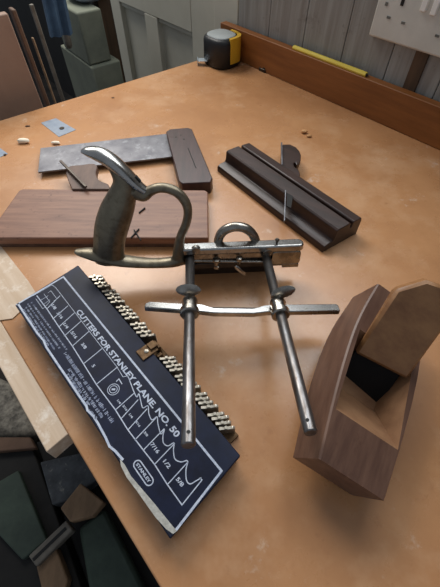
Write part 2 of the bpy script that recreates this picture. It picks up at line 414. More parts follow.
# far-left corner at the measured left end, profile runs away from A0 along lv
prof = [(0, 0), (0, .023), (.002, .0275), (.0155, .0285), (.0170, .0270), (.0175, .0200), (.0205, .0195), (.0210, .0275), (.0225, .0290),
        (.0425, .0290), (.0450, .0272), (.0462, .0150), (.0475, .0120), (.0560, .0112), (.0600, .0095), (.0615, .007), (.0615, 0)]
sh0 = lambda v: -.06*v          # slightly oblique ends
def mpt(u, v, z): return V((A0.x, A0.y, 0)) + lu*u + lv*v + V((0, 0, z))
bm = bmesh.new()
prism(bm, [mpt(-.05*v, v, z) for v, z in prof], [mpt(LL-.05*v, v, z) for v, z in prof])
body = obj('body', bm, M['dark_wood'], mp_, bevel=.0009)
def uv(x, y, z):
    p = P(x, y, z)-V((A0.x, A0.y, 0)); return p.dot(lu), p.dot(lv)
w1 = pts([(281, 170), (281, 158), (281.5, 146), (283, 144.3), (290, 144.2), (296, 147), (299.5, 151), (301, 155), (300.8, 160), (299, 163.5), (296.5, 165), (295.6, 162), (293.5, 163), (294.5, 167), (298, 169), (300, 173), (300, 180)], .020)
bm = slab([(p.x, p.y) for p in w1], .011, .020); obj('wedge', bm, M['dark_wood'], mp_, bevel=.001, label='notched wooden wedge sticking out of the back')
bm = bmesh.new(); a, b = P(281.5, 144, .022), P(282, 166, .022); d = (b-a).normalized(); sd = V((-d.y, d.x, 0))
box(bm, (a+b)/2, d, sd, V((0, 0, 1)), (b-a).length, .002, .006); obj('iron', bm, M['blade'], mp_, bevel=.0003)
bm = bmesh.new(); a, b = P(285.5, 191, .0292), P(283.5, 226, .0187); a.z = .0296; b.z = .026
box(bm, (a+b)/2, (b-a).normalized(), V((1, 0, 0)), (b-a).normalized().cross(V((1, 0, 0))), (b-a).length, .0016, .003)
obj('iron_bed', bm, M['blade'], mp_, bevel=.0004)
bm = bmesh.new(); q = pts([(287, 193), (293, 196), (291, 208), (286.5, 206)], .0293); prism(bm, [V((p.x, p.y, .0280)) for p in q], [V((p.x, p.y, .0295)) for p in q])
obj('mouth_slot', bm, M['dark'], mp_)

# ------------------------------------------------------------------ combination plane
RD = V((-0.0562, 0.98158, -0.18262)).normalized()      # rods, pointing away
O = P(190, 258, .034)
PX = RD.cross(V((0, 0, 1))).normalized(); PZ = PX.cross(RD).normalized()
th = math.radians(-1.2)
def L3(x, y, z): return O + PX*x + RD*y + PZ*z
def onb(x, y, dy=0):
    return onp(x, y, O+RD*dy, RD)
cp = thing('combination_plane', V((O.x+.03, O.y, 0)), 'nickel-plated metal combination plane with pistol grip handle and two long rods', 'plane')
# handle casting
def rows(l, dy=0, k=5):
    l2 = catmull(l, k); return [(onb(x, y, dy), w, t) for x, y, w, t in l2]
sc = .00100
bm = bmesh.new()
grip = [(110, 262, 16*sc, .0085), (109, 254, 16.5*sc, .0095), (109.5, 240, 16.5*sc, .0120), (112, 226, 17*sc, .0130), (116.5, 212, 16.5*sc, .0130), (121, 200, 14.5*sc, .0120), (123.5, 189, 12*sc, .0105), (122, 179, 9*sc, .0090), (116, 170, 6*sc, .0080), (108, 162, 3*sc, .0065)]
sweep(bm, rows(grip), RD, 20)
foot = [(74.5, 251, 1.2*sc, .003), (79, 252, 3.0*sc, .006), (90, 253.5, 5.5*sc, .009), (104, 257, 6.5*sc, .010), (125, 261, 5.5*sc, .0095), (150, 263, 4.6*sc, .008), (172, 262, 5.5*sc, .0075), (184, 258, 8*sc, .007)]
sweep(bm, rows(foot), RD, 16)
loop = [(134, 189, 8*sc, .0080), (143, 195, 6.5*sc, .0070), (150, 191, 5*sc, .0060), (158, 188, 4.6*sc, .0058), (168, 188.5, 4.6*sc, .0058), (178, 193, 4.8*sc, .0058), (185.5, 202, 4.8*sc, .0058), (188, 212, 4.6*sc, .0058), (186, 224, 4.6*sc, .0058), (181, 236, 4.8*sc, .0060), (179, 247, 6*sc, .0062), (179, 258, 8*sc, .0065)]
sweep(bm, rows(loop), RD, 16)
h = obj('handle', bm, M['grip'], cp, smooth=60)
r = h.modifiers.new('remesh', 'REMESH'); r.mode = 'VOXEL'; r.voxel_size = .0007; r.use_smooth_shade = True
r = h.modifiers.new('smooth', 'SMOOTH'); r.factor = .6; r.iterations = 8
# bright horn
bm = bmesh.new()
horn = [(81.5, 151.0, 1.2*sc, .0035), (87, 151.2, 3.6*sc, .0066), (96, 153.2, 5.6*sc, .0085), (106, 157.5, 6.4*sc, .0096), (117, 165.5, 6.4*sc, .0098), (127, 175, 6.0*sc, .0090), (137, 185, 5.2*sc, .0076), (145, 191, 4.4*sc, .0060)]
sweep(bm, rows(horn), RD, 18)
obj('horn', bm, M['nickel_bright'], cp, smooth=60, label='bright polished curved horn above the grip')
bm = bmesh.new(); c = onb(134.5, 181.5, -.0092); d = (onb(137, 184.5)-onb(132, 179)).normalized(); u = RD.cross(d)
box(bm, c+u*(.0042 if u.z > 0 else -.0042), d, RD, u, .0065, .0035, .002); obj('slot', bm, M['dark'], cp)

# main casting: top rail + web
zt0 = .0135
Xr = (onb(299, 262)-O).dot(PX)
def rrect(x0, x1, z0, z1, r, n=6):
    out = []
    for cx, cz, a in ((x1-r, z1-r, 0), (x0+r, z1-r, 90), (x0+r, z0+r, 180), (x1-r, z0+r, 270)):
        for k in range(n+1):
            t = math.radians(a+90*k/n); out.append((cx+r*math.cos(t), cz+r*math.sin(t)))
    return out
bm = bmesh.new()
o1 = rrect(-.010, Xr, -.0135, zt0, .0065)
prism(bm, [L3(x, .004, z) for x, z in o1], [L3(x, .0075, z) for x, z in o1])
obj('body', bm, M['nickel'], cp, bevel=.0006)
bm = bmesh.new()
o1 = rrect(-.010, Xr+.002, -.0045, .0090, .0060)
prism(bm, [L3(x, y, .0060) for x, y in o1], [L3(x, y, zt0+.0008) for x, y in o1])
obj('top_rail', bm, M['nickel_bright'], cp, bevel=.0018, seg=3)
bm = bmesh.new()
o1 = rrect(.004, Xr-.002, -.0160, -.0085, .003)
prism(bm, [L3(x, -.0005, z) for x, z in o1], [L3(x, .0050, z) for x, z in o1])
obj('lower_rail', bm, M['iron_dark'], cp, bevel=.0008)
bm = bmesh.new(); o1 = rrect(Xr-.020, Xr-.001, -.0170, -.0120, .001)
prism(bm, [L3(x, -.003, z) for x, z in o1], [L3(x, .006, z) for x, z in o1]); obj('toe_lug', bm, M['nickel'], cp, bevel=.0005)
bm = bmesh.new(); xb0 = (onb(271, 258)-O).dot(PX); o1 = rrect(xb0, Xr, -.0128, .0052, .004)
prism(bm, [L3(x, -.0030, z) for x, z in o1], [L3(x, .0042, z) for x, z in o1]); obj('toe_block', bm, M['nickel'], cp, bevel=.001)
# skate standing on the bench
bm = bmesh.new()
a, b = L3(-.006, .006, -.008), L3(Xr-.028, .006, -.008)
prism(bm, [V((a.x, a.y, 0)), V((b.x, b.y, 0)), V((b.x, b.y+.003, 0)), V((a.x, a.y+.003, 0))],
      [a, b, b+V((0, .003, 0)), a+V((0, .003, 0))])
obj('skate', bm, M['iron_dark'], cp, bevel=.0004)
# arch behind the rail
bm = bmesh.new()
arch = [(218.5, 246), (219, 238), (223, 231.5), (230, 227.8), (237, 226.8), (245, 228.2), (251, 232.5), (255, 239), (255.5, 246)]
rw = [(onb(x, y, .010), .0052, .0055) for x, y in catmull(arch, 5)]
sweep(bm, rw, RD, 14); obj('arch', bm, M['nickel'], cp, smooth=60)
# little screw head on the toe
bm = bmesh.new(); c = onb(277, 241, 0); lathe(bm, c-PZ*.004, PZ, [(.0012, 0), (.0012, .004), (.0024, .0045), (.0026, .006), (.0014, .0072)], 16)
obj('screw', bm, M['iron_dark'], cp, smooth=40)
# front screws: thumb screw, wing nut, cross rod
bm = bmesh.new(); cyl(bm, onb(192, 261, -.006), onb(268, 262, -.006), .0016, n=12); obj('cross_rod', bm, M['nickel'], cp, smooth=40)
bm = bmesh.new(); c = onb(216.5, 262, -.006)
lathe(bm, c+PZ*.0045, -PZ, [(.0022, 0), (.0044, .0006), (.0046, .0032), (.0026, .004), (.0024, .009), (.0034, .0095), (.0034, .0125), (.0016, .0135)], 20)
obj('thumb_screw', bm, M['nickel'], cp, smooth=35)
bm = bmesh.new(); c = onb(239, 260, -.006)
lathe(bm, c+PZ*.004, -PZ, [(.002, 0), (.0036, .0006), (.0036, .004), (.0022, .005), (.002, .009)], 18)
obj('clamp_screw', bm, M['nickel'], cp, smooth=35)
bm = bmesh.new(); a, b = onb(235, 266, -.012), onb(245, 275, -.012); d = (b-a).normalized(); u = RD.cross(d)
sweep(bm, [(a, .0010, .001), (a.lerp(b, .2), .0030, .0012), (a.lerp(b, .5), .0024, .0018), (a.lerp(b, .8), .0030, .0012), (b, .0010, .001)], RD, 12)
obj('wing_nut', bm, M['nickel_bright'], cp, smooth=50)
for x, y in ((196, 247), (268, 249)):
    bm = bmesh.new(); c = onb(x, y+4, -.004); lathe(bm, c+RD*.004, -RD, [(.0052, 0), (.0052, .004), (.0042, .005)], 20); obj('rod_boss', bm, M['nickel'], cp, smooth=35)
# rods
def rodline(x, y): 
    S = onb(x, y, 0); return S
RR = .0050
rods = []
for (sx, sy, ex, ey) in ((190, 257, 188.5, 446), (266, 257, 312, 433)):
    S = onb(sx, sy, 0); T = along(ex, ey, S, -RD); E = S-RD*T
    rods.append((S, T))
    bm = bmesh.new()
    lathe(bm, S+RD*.004, -RD, [(RR-.0004, 0), (RR, .0006), (RR, T+.0032), (RR-.0007, T+.004)], 28)
    rd = obj('rod', bm, M['rod'], cp, smooth=35)
    c = E+RD*.0075; up = (CAM-c).normalized(); up = (up-RD*up.dot(RD)).normalized()
    bm = bmesh.new(); cyl(bm, c+up*(RR-.0012), c+up*(RR+.00015), .0014, n=16); obj('pin_hole', bm, M['hole'], rd)
# sliding fence with two collars
cols = []
for i, ((S, T), (x, y)) in enumerate(zip(rods, ((189, 304), (283, 304)))):
    t = along(x, y, S, -RD); c = S-RD*t; cols.append(c)
SD = (cols[1]-cols[0]).normalized()
FN = SD.cross(RD).normalized()
if FN.z < 0: FN = -FN
FY = FN.cross(SD).normalized()
if FY.y < 0: FY = -FY
fc = thing('x', (0, 0, 0), None, None); bpy.data.objects.remove(fc)
bm = bmesh.new()
def F(x, y, z): return cols[0]+SD*x+FY*y+FN*z
LC = (cols[1]-cols[0]).length
def fpx(x, y): 
    w = onp(x, y, cols[0]-FN*.004, FN)-cols[0]; return w.dot(SD), w.dot(FY)
xl, yl = fpx(146, 297); xr, yr = fpx(334, 292)
topo = [(xl, .006), (xl+.004, .0085), (-.007, .0062), (.012, .0055), (LC*.28, .0005), (LC*.72, .0005), (LC-.012, .0055), (LC+.006, .0070), (xr-.002, .0088), (xr, .0075),
        (xr, -.0008), (LC+.009, -.0030), (LC-.01, -.0035), (LC*.72, -.0060), (LC*.28, -.0060), (.010, -.0040), (-.008, -.0026), (xl, .0004)]
prism(bm, [F(x, y, -.011) for x, y in topo], [F(x, y, -.0052) for x, y in topo])
obj('fence', bm, M['nickel_bright'], cp, bevel=.0008)
bm = bmesh.new()
a, b = F(xl+.012, .004, -.0105), F(xr-.012, .004, -.0105)
prism(bm, [V((a.x, a.y, a.z-.006)), V((b.x, b.y, b.z-.006)), V((b.x, b.y+.003, b.z-.006)), V((a.x, a.y+.003, a.z-.006))], [a, b, b+V((0, .003, 0)), a+V((0, .003, 0))])
obj('fence_plate', bm, M['iron_dark'], cp, bevel=.0004)
for i, c in enumerate(cols):
    bm = bmesh.new()
    lathe(bm, c+RD*.0060, -RD, [(.0052, 0), (.0072, .0006), (.0078, .004), (.0070, .0075), (.0070, .013), (.0090, .0145), (.0090, .0195), (.0078, .0208), (.0056, .0210)], 28)
    cl = obj('collar', bm, M['nickel'], cp, smooth=35)
    bm = bmesh.new(); tilt = (FN*1+SD*(.45 if i else -.1)+FY*.1).normalized()
    o = c+FN*.005+RD*.004
    lathe(bm, o, tilt, [(.0022, 0), (.0022, .005), (.0030, .0055)], 16)
    obj('screw_stem', bm, M['nickel'], cl, smooth=35)
    bm = bmesh.new(); k = o+tilt*.0085
    ax = (SD*.9+(FN*.38 if i else FN*0)).normalized(); 
    nn = (CAM-k).normalized()
    side = ax.cross((FY*.55+FN*.75).normalized()).normalized()
    prof_ = [(-1, .12), (-.88, .50), (-.6, .82), (-.25, .98), (0, 1), (.25, .98), (.6, .82), (.88, .50), (1, .12)]
    Nf = (-RD*.97+FN*.25); Nf = (Nf-ax*Nf.dot(ax)).normalized()
    sweep(bm, [(k+ax*.0120*a_, .0064*b_, .0012*(.5+.5*b_)) for a_, b_ in prof_], Nf, 16)
    obj('thumb_plate', bm, M['nickel'], cl, smooth=60)

# ------------------------------------------------------------------ boxed cutters
BZ = .020
bx = thing('cutter_box', P(128, 395), 'flat navy box with a white printed lid that holds the plane cutters', 'box')
lid = [(15, 305), (78, 265), (240.5, 455.5), (170, 539)]
lp = pts(lid, BZ)
ub = (lp[3]-lp[0]).normalized(); vb = V((-ub.y, ub.x, 0))          # vb: towards the cutters
ins_ = lambda q, k: [p.lerp(sum(q, V())/4, k) for p in q]
bm = slab([(p.x, p.y) for p in ins_(lp, .015)], 0, .0155); obj('tray', bm, M['navy_side'], bx, bevel=.001)
bm = slab([(p.x, p.y) for p in lp], .0160, BZ); ld = obj('lid', bm, M['navy_side'], bx, bevel=.0008)
def lz(l): return [P(x, y, BZ) for x, y in l]
# printed panel on the lid
bm = slab([(p.x, p.y) for p in lz([(17, 305), (65, 276), (222, 471), (174, 533)])], BZ-.0002, BZ+.0002); lb = obj('label', bm, M['navy'], ld)
ZP = BZ+.0003
bm = bmesh.new()
ribbon(bm, lz([(17, 304.5), (63.5, 277), (221.5, 471), (176, 530)]), .0018, ZP)
# wavy torn left line, widening to the lower corner
lt = [(16.5, 304.5), (26, 319), (36, 334), (42, 341), (45, 348), (55, 363), (66, 379), (76, 394), (85, 407), (86, 411), (92, 417), (97, 425), (104, 438), (108, 447), (114, 452), (121, 460)]
ribbon(bm, lz([(x+1.6, y-.6) for x, y in lt]), .0019, ZP)
ribbon(bm, lz([(33, 296), (52, 285), (56, 288), (117, 367), (123, 377), (128, 376)]), .0005, ZP)
ribbon(bm, lz([(37, 296), (47, 309), (59, 327), (73, 347), (96.4, 384.5), (115.5, 410), (128, 430), (143.6, 450.5), (155, 465), (167, 484), (182, 505)]), .0009, ZP)
ribbon(bm, lz([(182, 505), (202, 480), (200, 478)]), .0008, ZP)
for l in ([(47, 309), (60, 296)], [(53, 319), (68, 306)], [(59, 327), (75, 312.5)], [(64.5, 336), (81, 321.5)], [(72.7, 346), (89, 331.5)], [(83.5, 364), (103, 348)], [(96.4, 384.5), (117.3, 367.3)],
          [(115.5, 410), (134.5, 393)], [(121, 419), (138, 400)], [(128, 430), (147, 409)], [(135, 440), (156, 418)], [(143.6, 450), (164, 429)], [(154.5, 464.5), (174.5, 443.6)], [(168, 484), (188, 462)]):
    ribbon(bm, lz(l), .0008, ZP)
obj('border_lines', bm, M['ink'], lb, label='white printed border and table lines')
bm = bmesh.new()
ribbon(bm, lz(catmull([(128, 376), (131, 384), (134.5, 393), (137, 397), (139, 394), (141, 402), (143, 408), (148, 406), (149, 414), (152, 420), (157, 417), (158, 424), (161, 434), (164.5, 429.5), (163, 436), (163.5, 443), (168, 446), (174, 443), (173.5, 450), (175, 459), (181, 462), (187.5, 461), (186, 470), (186.5, 480), (190, 484), (196, 481), (201, 478)], 5)), .0008, ZP)
obj('profile_outline', bm, M['ink'], lb); bm = bmesh.new()
def ringpts(x, y, r, n=24):
    c = P(x, y, BZ); return [(c.x+r*math.cos(2*PI*i/n), c.y+r*math.sin(2*PI*i/n)) for i in range(n)]
for r in (.0052, .0034): 
    ribbon(bm, ringpts(113.5, 389.5, r), .0006, ZP, True)
c = P(113.5, 389.5, BZ); ribbon(bm, [(c.x-.0009, c.y), (c.x+.0009, c.y)], .0018, ZP)
ribbon(bm, lz([(116.5, 381.5), (119, 379), (122, 384)]), .0008, ZP)
obj('ring_outline', bm, M['ink'], lb); bm = bmesh.new()
for l in ([(48, 293), (51, 291), (57, 299), (54, 301)], [(36, 299), (43, 309), (50, 302), (44, 294)], [(40, 301), (48, 296)], [(43, 305), (50, 300)]): ribbon(bm, lz(l), .0004, ZP)
obj('corner_drawing', bm, M['ink'], lb); bm = bmesh.new()
# oval badge
e0, e1 = P(135.5, 461.5, BZ), P(151.5, 484.5, BZ); d = (e1-e0).normalized(); n_ = V((-d.y, d.x, 0)); rr = .0031
c0_, c1_ = e0+d*rr, e1-d*rr; st_ = []
for k in range(9): t = PI/2+PI*k/8; st_.append(c0_+d*math.cos(t)*rr+n_*math.sin(t)*rr)
for k in range(9): t = -PI/2+PI*k/8; st_.append(c1_+d*math.cos(t)*rr+n_*math.sin(t)*rr)
ribbon(bm, [(p.x, p.y) for p in st_], .0009, ZP, True)
obj('badge_outline', bm, M['ink'], lb)
# torn paper along the lower left
tp2 = [(120, 459), (125, 465), (131, 476), (142, 489), (154, 503), (171, 524), (177, 531), (173, 534), (166, 529), (156, 518), (146, 504), (137, 491), (127, 478), (121, 466)]
bm = slab([(p.x, p.y) for p in lz(tp2)], BZ+.0001, BZ+.00035); obj('torn_patch', bm, M['torn'], lb, label='torn pale paper at the lower corner of the label')
# lettering
def text(s, p0, p1, size, m, name='lettering', thick=.0, fit=True, up=None, bold=0):
    """text from p0 to p1 (world xy) at height ZP"""
    cu = bpy.data.curves.new(name, 'FONT'); cu.body = s; cu.size = size; cu.offset = bold; cu.resolution_u = 3
    t = bpy.data.objects.new(name, cu); COL.objects.link(t)
    bpy.context.view_layer.update()
    me = bpy.data.meshes.new_from_object(t.evaluated_get(bpy.context.evaluated_depsgraph_get()))
    bpy.data.objects.remove(t)
    bmx = bmesh.new(); bmx.from_mesh(me)
    xs = [v.co.x for v in bmx.verts]; x0, x1 = min(xs), max(xs)
    d = V((p1.x-p0.x, p1.y-p0.y, 0)); L_ = d.length; d.normalize(); n = V((-d.y, d.x, 0))
    k = L_/(x1-x0) if fit else 1
    for v in bmx.verts:
        x, y = (v.co.x-x0)*k, v.co.y
        v.co = V((p0.x, p0.y, ZP))+d*x+n*y
    return bmx
bm = text('CUTTERS FOR STANLEY PLANE. NO. 50', P(76.0, 311.8, BZ), P(176.0, 438.0, BZ), .0072, None, bold=.00022)
obj('title_lettering', bm, M['ink'], lb)
bm = text('STANLEY', c0_-n_*.0011-d*.001, c1_-n_*.0011+d*.001, .0032, None, bold=.0001); obj('badge_lettering', bm, M['ink'], lb)
# cell numbers
for (s, x, y) in (('1/8', 54, 307), ('3/16', 60, 315.5), ('1/4', 66, 326), ('5/16', 74, 335), ('3/8', 84, 346), ('5', 93.5, 366), ('1/4', 119, 402), ('3/16', 125, 408), ('1/4', 131, 416), ('5/16', 138, 424), ('3/8', 146, 434), ('7/16', 155, 448), ('1/2', 167, 464), ('5/8', 180, 482)):
    c = P(x, y, BZ); w = .0011*len(s)
    k_ = .62 if 118 < x < 150 else 1.0; w *= 1.1*k_; b2 = text(s, c-ub*w-vb*.0014*k_, c+ub*w-vb*.0014*k_, .0042*k_, None, bold=.0001*k_)
    obj('size_number', b2, M['ink'], lb)
# faded small print: illegible strokes
bm = bmesh.new()
def scribble(p, q, h, seed, dens=1.0):
    rnd = random.Random(seed); a, b = P(*p, BZ), P(*q, BZ); d = (b-a); L_ = d.length; d.normalize(); n = V((-d.y, d.x, 0)); x = 0
    while x < L_:
        w = h*rnd.uniform(.35, .6)
        if rnd.random() < .86*dens:
            k = rnd.randint(0, 3); o = a+d*x
            if k != 1: ribbon(bm, [o, o+n*h*rnd.uniform(.7, 1)], h*.2, ZP)
            if k > 0: ribbon(bm, [o+n*h*rnd.uniform(.2, .9), o+d*w*.8+n*h*rnd.uniform(.2, .9)], h*.18, ZP)
            if k > 1: ribbon(bm, [o+d*w*.7, o+d*w*.7+n*h*rnd.uniform(.5, 1)], h*.18, ZP)
        x += w
for i, (p, q) in enumerate((((31, 303), (66, 350)), ((27, 304), (59, 349)), ((25, 307), (54, 350)), ((23, 310), (48, 346)))): scribble(p, q, .0016, i, .9)
for i, (p, q, h) in enumerate((((64, 354), (112, 424), .0030), ((68, 370), (101, 418), .0026), ((67, 375), (88, 406), .0024), ((88, 411), (96, 420), .0024))): scribble(p, q, h, 10+i)
obj('small_print', bm, M['ink_dim'], lb, label='faded small print lines')
# ledge that carries the cutters and the clip
q = [P(78, 265, BZ), P(240.5, 455.5, BZ)]; q = [V((p.x, p.y, 0)) for p in q]
du = (q[1]-q[0]).normalized(); dv = V((-du.y, du.x, 0)); Lq = (q[1]-q[0]).length
def K(u, v, z): return q[0]+du*u+dv*v+V((0, 0, z))
def kuv(x, y, z): 
    w = P(x, y, z)-q[0]; return w.dot(du), w.dot(dv)
u0, _ = kuv(97, 275, .012); u1, _ = kuv(236, 432, .012)
bm = bmesh.new(); box(bm, K((u0+u1)/2, .0070, .0016), du, dv, V((0, 0, 1)), u1-u0+.004, .013, .0032); obj('cutter_ledge', bm, M['brass'], bx, bevel=.0004)
uc, _ = kuv(158, 345, .018)
bm = bmesh.new()
box(bm, K(uc, -.003, BZ+.0009), du, dv, V((0, 0, 1)), .013, .018, .0014)
box(bm, K(uc, .008, .0125), du, dv, V((0, 0, 1)), .010, .003, .0175)
box(bm, K(uc-.001, .0035, BZ+.0025), du, dv, V((0, 0, 1)), .008, .008, .003)
box(bm, K(uc+.009, .004, .0105), du, dv, V((0, 0, 1)), .004, .006, .014)
clp = obj('clip', bm, M['brass'], bx, bevel=.0006, label='brown metal clip between the two rows of cutters')
bm = bmesh.new(); lathe(bm, K(uc, -.004, BZ+.0014), V((0, 0, 1)), [(.0022, 0), (.0022, .0008), (.0014, .0012)], 14); obj('clip_screw', bm, M['cutter'], clp, smooth=40)
# the cutters, each a thing of its own, standing on edge in the ledge
def make_cutter(name):
    t = thing(name, (0, 0, 0), 'narrow bright steel cutter standing on edge in the row beside the navy box', 'cutter', 'plane cutters in the row beside the box')
    bm = bmesh.new()
    o = [(-.0052, 0), (.0095, 0), (.0095, .0120), (.0075, .0135), (.0010, .0128), (-.0052, .0135)]
    prism(bm, [V((-.0014, y, z)) for y, z in o], [V((.0014, y, z)) for y, z in o])
    obj('blade', bm, M['cutter'], t, local=True, bevel=.0003)
    bm = bmesh.new(); box(bm, V((0, .0012, .0138)), V((1, 0, 0)), V((0, 1, 0)), V((0, 0, 1)), .0024, .0022, .0028)
    obj('cutting_edge', bm, M['cutter'], t, local=True)
    return t
proto = make_cutter('plane_cutter')
rz = math.atan2(du.y, du.x)
slots = []
NB = ['first', 'second', 'third', 'fourth']
for (ua, ub_, kb, side_) in ((u0+.001, uc-.010, 4, 'far'), (uc+.014, u1-.001, 4, 'near')):
    stp = (ub_-ua)/kb
    for g in range(kb):
        for j in range(4): slots.append((ua+stp*g+j*(stp-.0035)/4+.0015, side_, g, j, kb))
kids = list(proto.children)
for i, (u, side_, g_, j_, kb_) in enumerate(slots):
    if i == 0: o = proto
    else:
        o = proto.copy(); COL.objects.link(o)
        for ch in kids: c = ch.copy(); COL.objects.link(c); c.parent = o
    o.location = K(u, .0062+random.uniform(-.0006, .0006), .0033); o.rotation_euler = (0, 0, rz+math.radians(-34+random.uniform(-2, 2)))
    o.scale = (1, random.uniform(.92, 1.08), random.uniform(.9, 1.0))
    o['label'] = 'steel cutter, %s blade of the %s bundle after the brown clip' % (NB[j_], NB[g_])
    if side_ == 'far': o['label'] = 'steel cutter, %s blade of the %s bundle from the far end of the box' % (NB[j_], NB[g_])

# ------------------------------------------------------------------ coffin smoother
qx, qy, qz, ya, pi_, ro, Lc, hc, wt, wm, wh = .082, .060, .012, 1.104, -.065, .426, .170, .036, .059, .072, .055
RM = Matrix.Rotation(ya, 3, 'Z') @ Matrix.Rotation(pi_, 3, 'Y') @ Matrix.Rotation(ro, 3, 'X')
CO = V((qx, qy, qz))
def CW(t, y, z): return CO + RM @ V((Lc*t, y, z))
def wid(t):
    tm = .6
    return wt+(wm-wt)*math.sin(PI/2*t/tm) if t < tm else wh+(wm-wh)*math.cos(PI/2*(t-tm)/(1-tm))
def build_body():
    bm = bmesh.new(); rings = []
    n = 22
    for i in range(n+1):
        t = i/n; w = wid(t)/2; c = .0013
        ring = [(-w+c*.4, 0), (w+.0025*math.sin(PI*min(t*1.1, 1)), 0), (w+.0025*math.sin(PI*min(t*1.1, 1)), c), (w, hc-c), (w-c, hc), (-w+c, hc), (-w, hc-c), (-w, c)]
        rings.append([bm.verts.new(CW(t, y, z)) for y, z in ring])
    for a, b in zip(rings, rings[1:]):
        for i in range(8): bm.faces.new((a[i], a[(i+1) % 8], b[(i+1) % 8], b[i]))
    bm.faces.new(rings[0][::-1]); bm.faces.new(rings[-1]); return bm
sp = thing('smoothing_plane', V((CW(.5, 0, 0).x, CW(.5, 0, 0).y, 0)), 'brown boat-shaped wooden smoothing plane with a thick wooden wedge at the right', 'plane')
bdy = obj('body', build_body(), [M['coffin_wood'], M['coffin_throat']], sp)
# throat cut
bm = bmesh.new()
T0, T1 = .205, .68
cut = [(T0, hc+.004, -(wid(T0)/2-.0012), wid(T0)/2-.0028), (T1, hc+.004, -(wid(T1)/2-.0075), wid(T1)/2-.0045),
       (.60, .004, -(wid(.6)/2-.0095), wid(.6)/2-.008), (.43, .004, -(wid(.43)/2-.0095), wid(.43)/2-.0080)]
prism(bm, [CW(t, a_, z) for t, z, a_, b_ in cut], [CW(t, b_, z) for t, z, a_, b_ in cut])
ct = obj('cutter_tool', bm, M['coffin_throat'])
bo = bdy.modifiers.new('throat', 'BOOLEAN'); bo.object = ct; bo.operation = 'DIFFERENCE'; bo.solver = 'EXACT'
bpy.context.view_layer.update()
dg = bpy.context.evaluated_depsgraph_get()
me2 = bpy.data.meshes.new_from_object(bdy.evaluated_get(dg)); bdy.modifiers.clear(); bdy.data = me2
bpy.data.objects.remove(ct)
for p in me2.polygons: p.use_smooth = True
me2.set_sharp_from_angle(angle=math.radians(25))
# wedge: a thick slab leaning back out of the throat
Aw = P(355, 353, .052); Bw = P(407.5, 380, .040)
ww = (Bw-Aw); wdt = ww.length; wxx = ww.normalized()
# find the height of the upper left corner so that its edge is square to the lower edge
best = None
for k in range(400):
    z = .05+k*.0004; T = P(394, 294, z); d = T-Aw
    e = abs(d.normalized().dot(wxx))
    if best is None or e < best[0]: best = (e, z, T)
Tw = best[2]; print('wedge corner', best, 'width', wdt)
wup = (Tw-Aw); wup = (wup-wxx*wup.dot(wxx)); wl_ = wup.length; wup.normalize()
wn = wxx.cross(wup).normalized()
if (CAM-Aw).dot(wn) < 0: wn = -wn
def WG(x, y, z): return Aw+wxx*x+wup*y+wn*z
bm = bmesh.new()
top = wl_*1.0
ol = [(0, 0), (wdt, 0), (wdt, top+.006), (wdt-.012, top+.024), (.016, top+.021), (.0, top+.004)]
thk = .012
prism(bm, [WG(x, y, -thk if y > .01 else -.005) for x, y in ol], [WG(x, y, 0) for x, y in ol])
obj('wedge', bm, M['wedge_light'], sp, bevel=.0028, seg=1, label='thick orange-brown wooden wedge leaning out of the mouth')
bm = bmesh.new()
o2 = [(.003, -.040), (wdt-.003, -.040), (wdt-.003, .03), (.003, .03)]
prism(bm, [WG(x, y, -.012) for x, y in o2], [WG(x, y, -.009) for x, y in o2])
obj('iron', bm, M['iron_shaded'], sp)  # real plane iron, its colour carries the shadow of the throat

# ------------------------------------------------------------------ small things on the bench
def chip(name, x, y, sx, sy, sz, m, label, cat, seed, rot=0):
    rnd = random.Random(seed); c = P(x, y); bm = bmesh.new()
    bmesh.ops.create_icosphere(bm, subdivisions=2, radius=1)
    cr, sr_ = math.cos(rot), math.sin(rot)
    for v in bm.verts:
        k = 1+rnd.uniform(-.22, .22); X, Y, Z = v.co.x*sx/2*k, v.co.y*sy/2*k, v.co.z*sz/2
        v.co = V((c.x+X*cr-Y*sr_, c.y+X*sr_+Y*cr, Z+sz/2))
    return tag(obj(name, bm, m, smooth=60), label, cat)
chip('wood_crumb', 24, 143, .021, .010, .008, M['cream'], 'cream flake on the bench left of the try square blade', 'crumb', 1)
chip('wood_crumb', 56, 144, .015, .007, .005, M['cream'], 'small cream flake touching the top of the square blade', 'crumb', 2)
chip('wood_chip', 28, 126.5, .008, .004, .002, M['board_edge'], 'small brown chip above the cream flake at the left', 'chip', 3)
chip('wood_chip', 304, 133, .011, .008, .006, M['shaving'], 'larger of two wood shavings behind the dark moulding plane', 'chip', 4)
chip('wood_chip', 309, 137, .009, .006, .004, M['shaving'], 'smaller shaving just right of the larger one', 'chip', 5)
chip('wood_chip', 113, 98, .006, .003, .0015, M['board_edge'], 'tiny brown speck near the far bench edge', 'chip', 6)
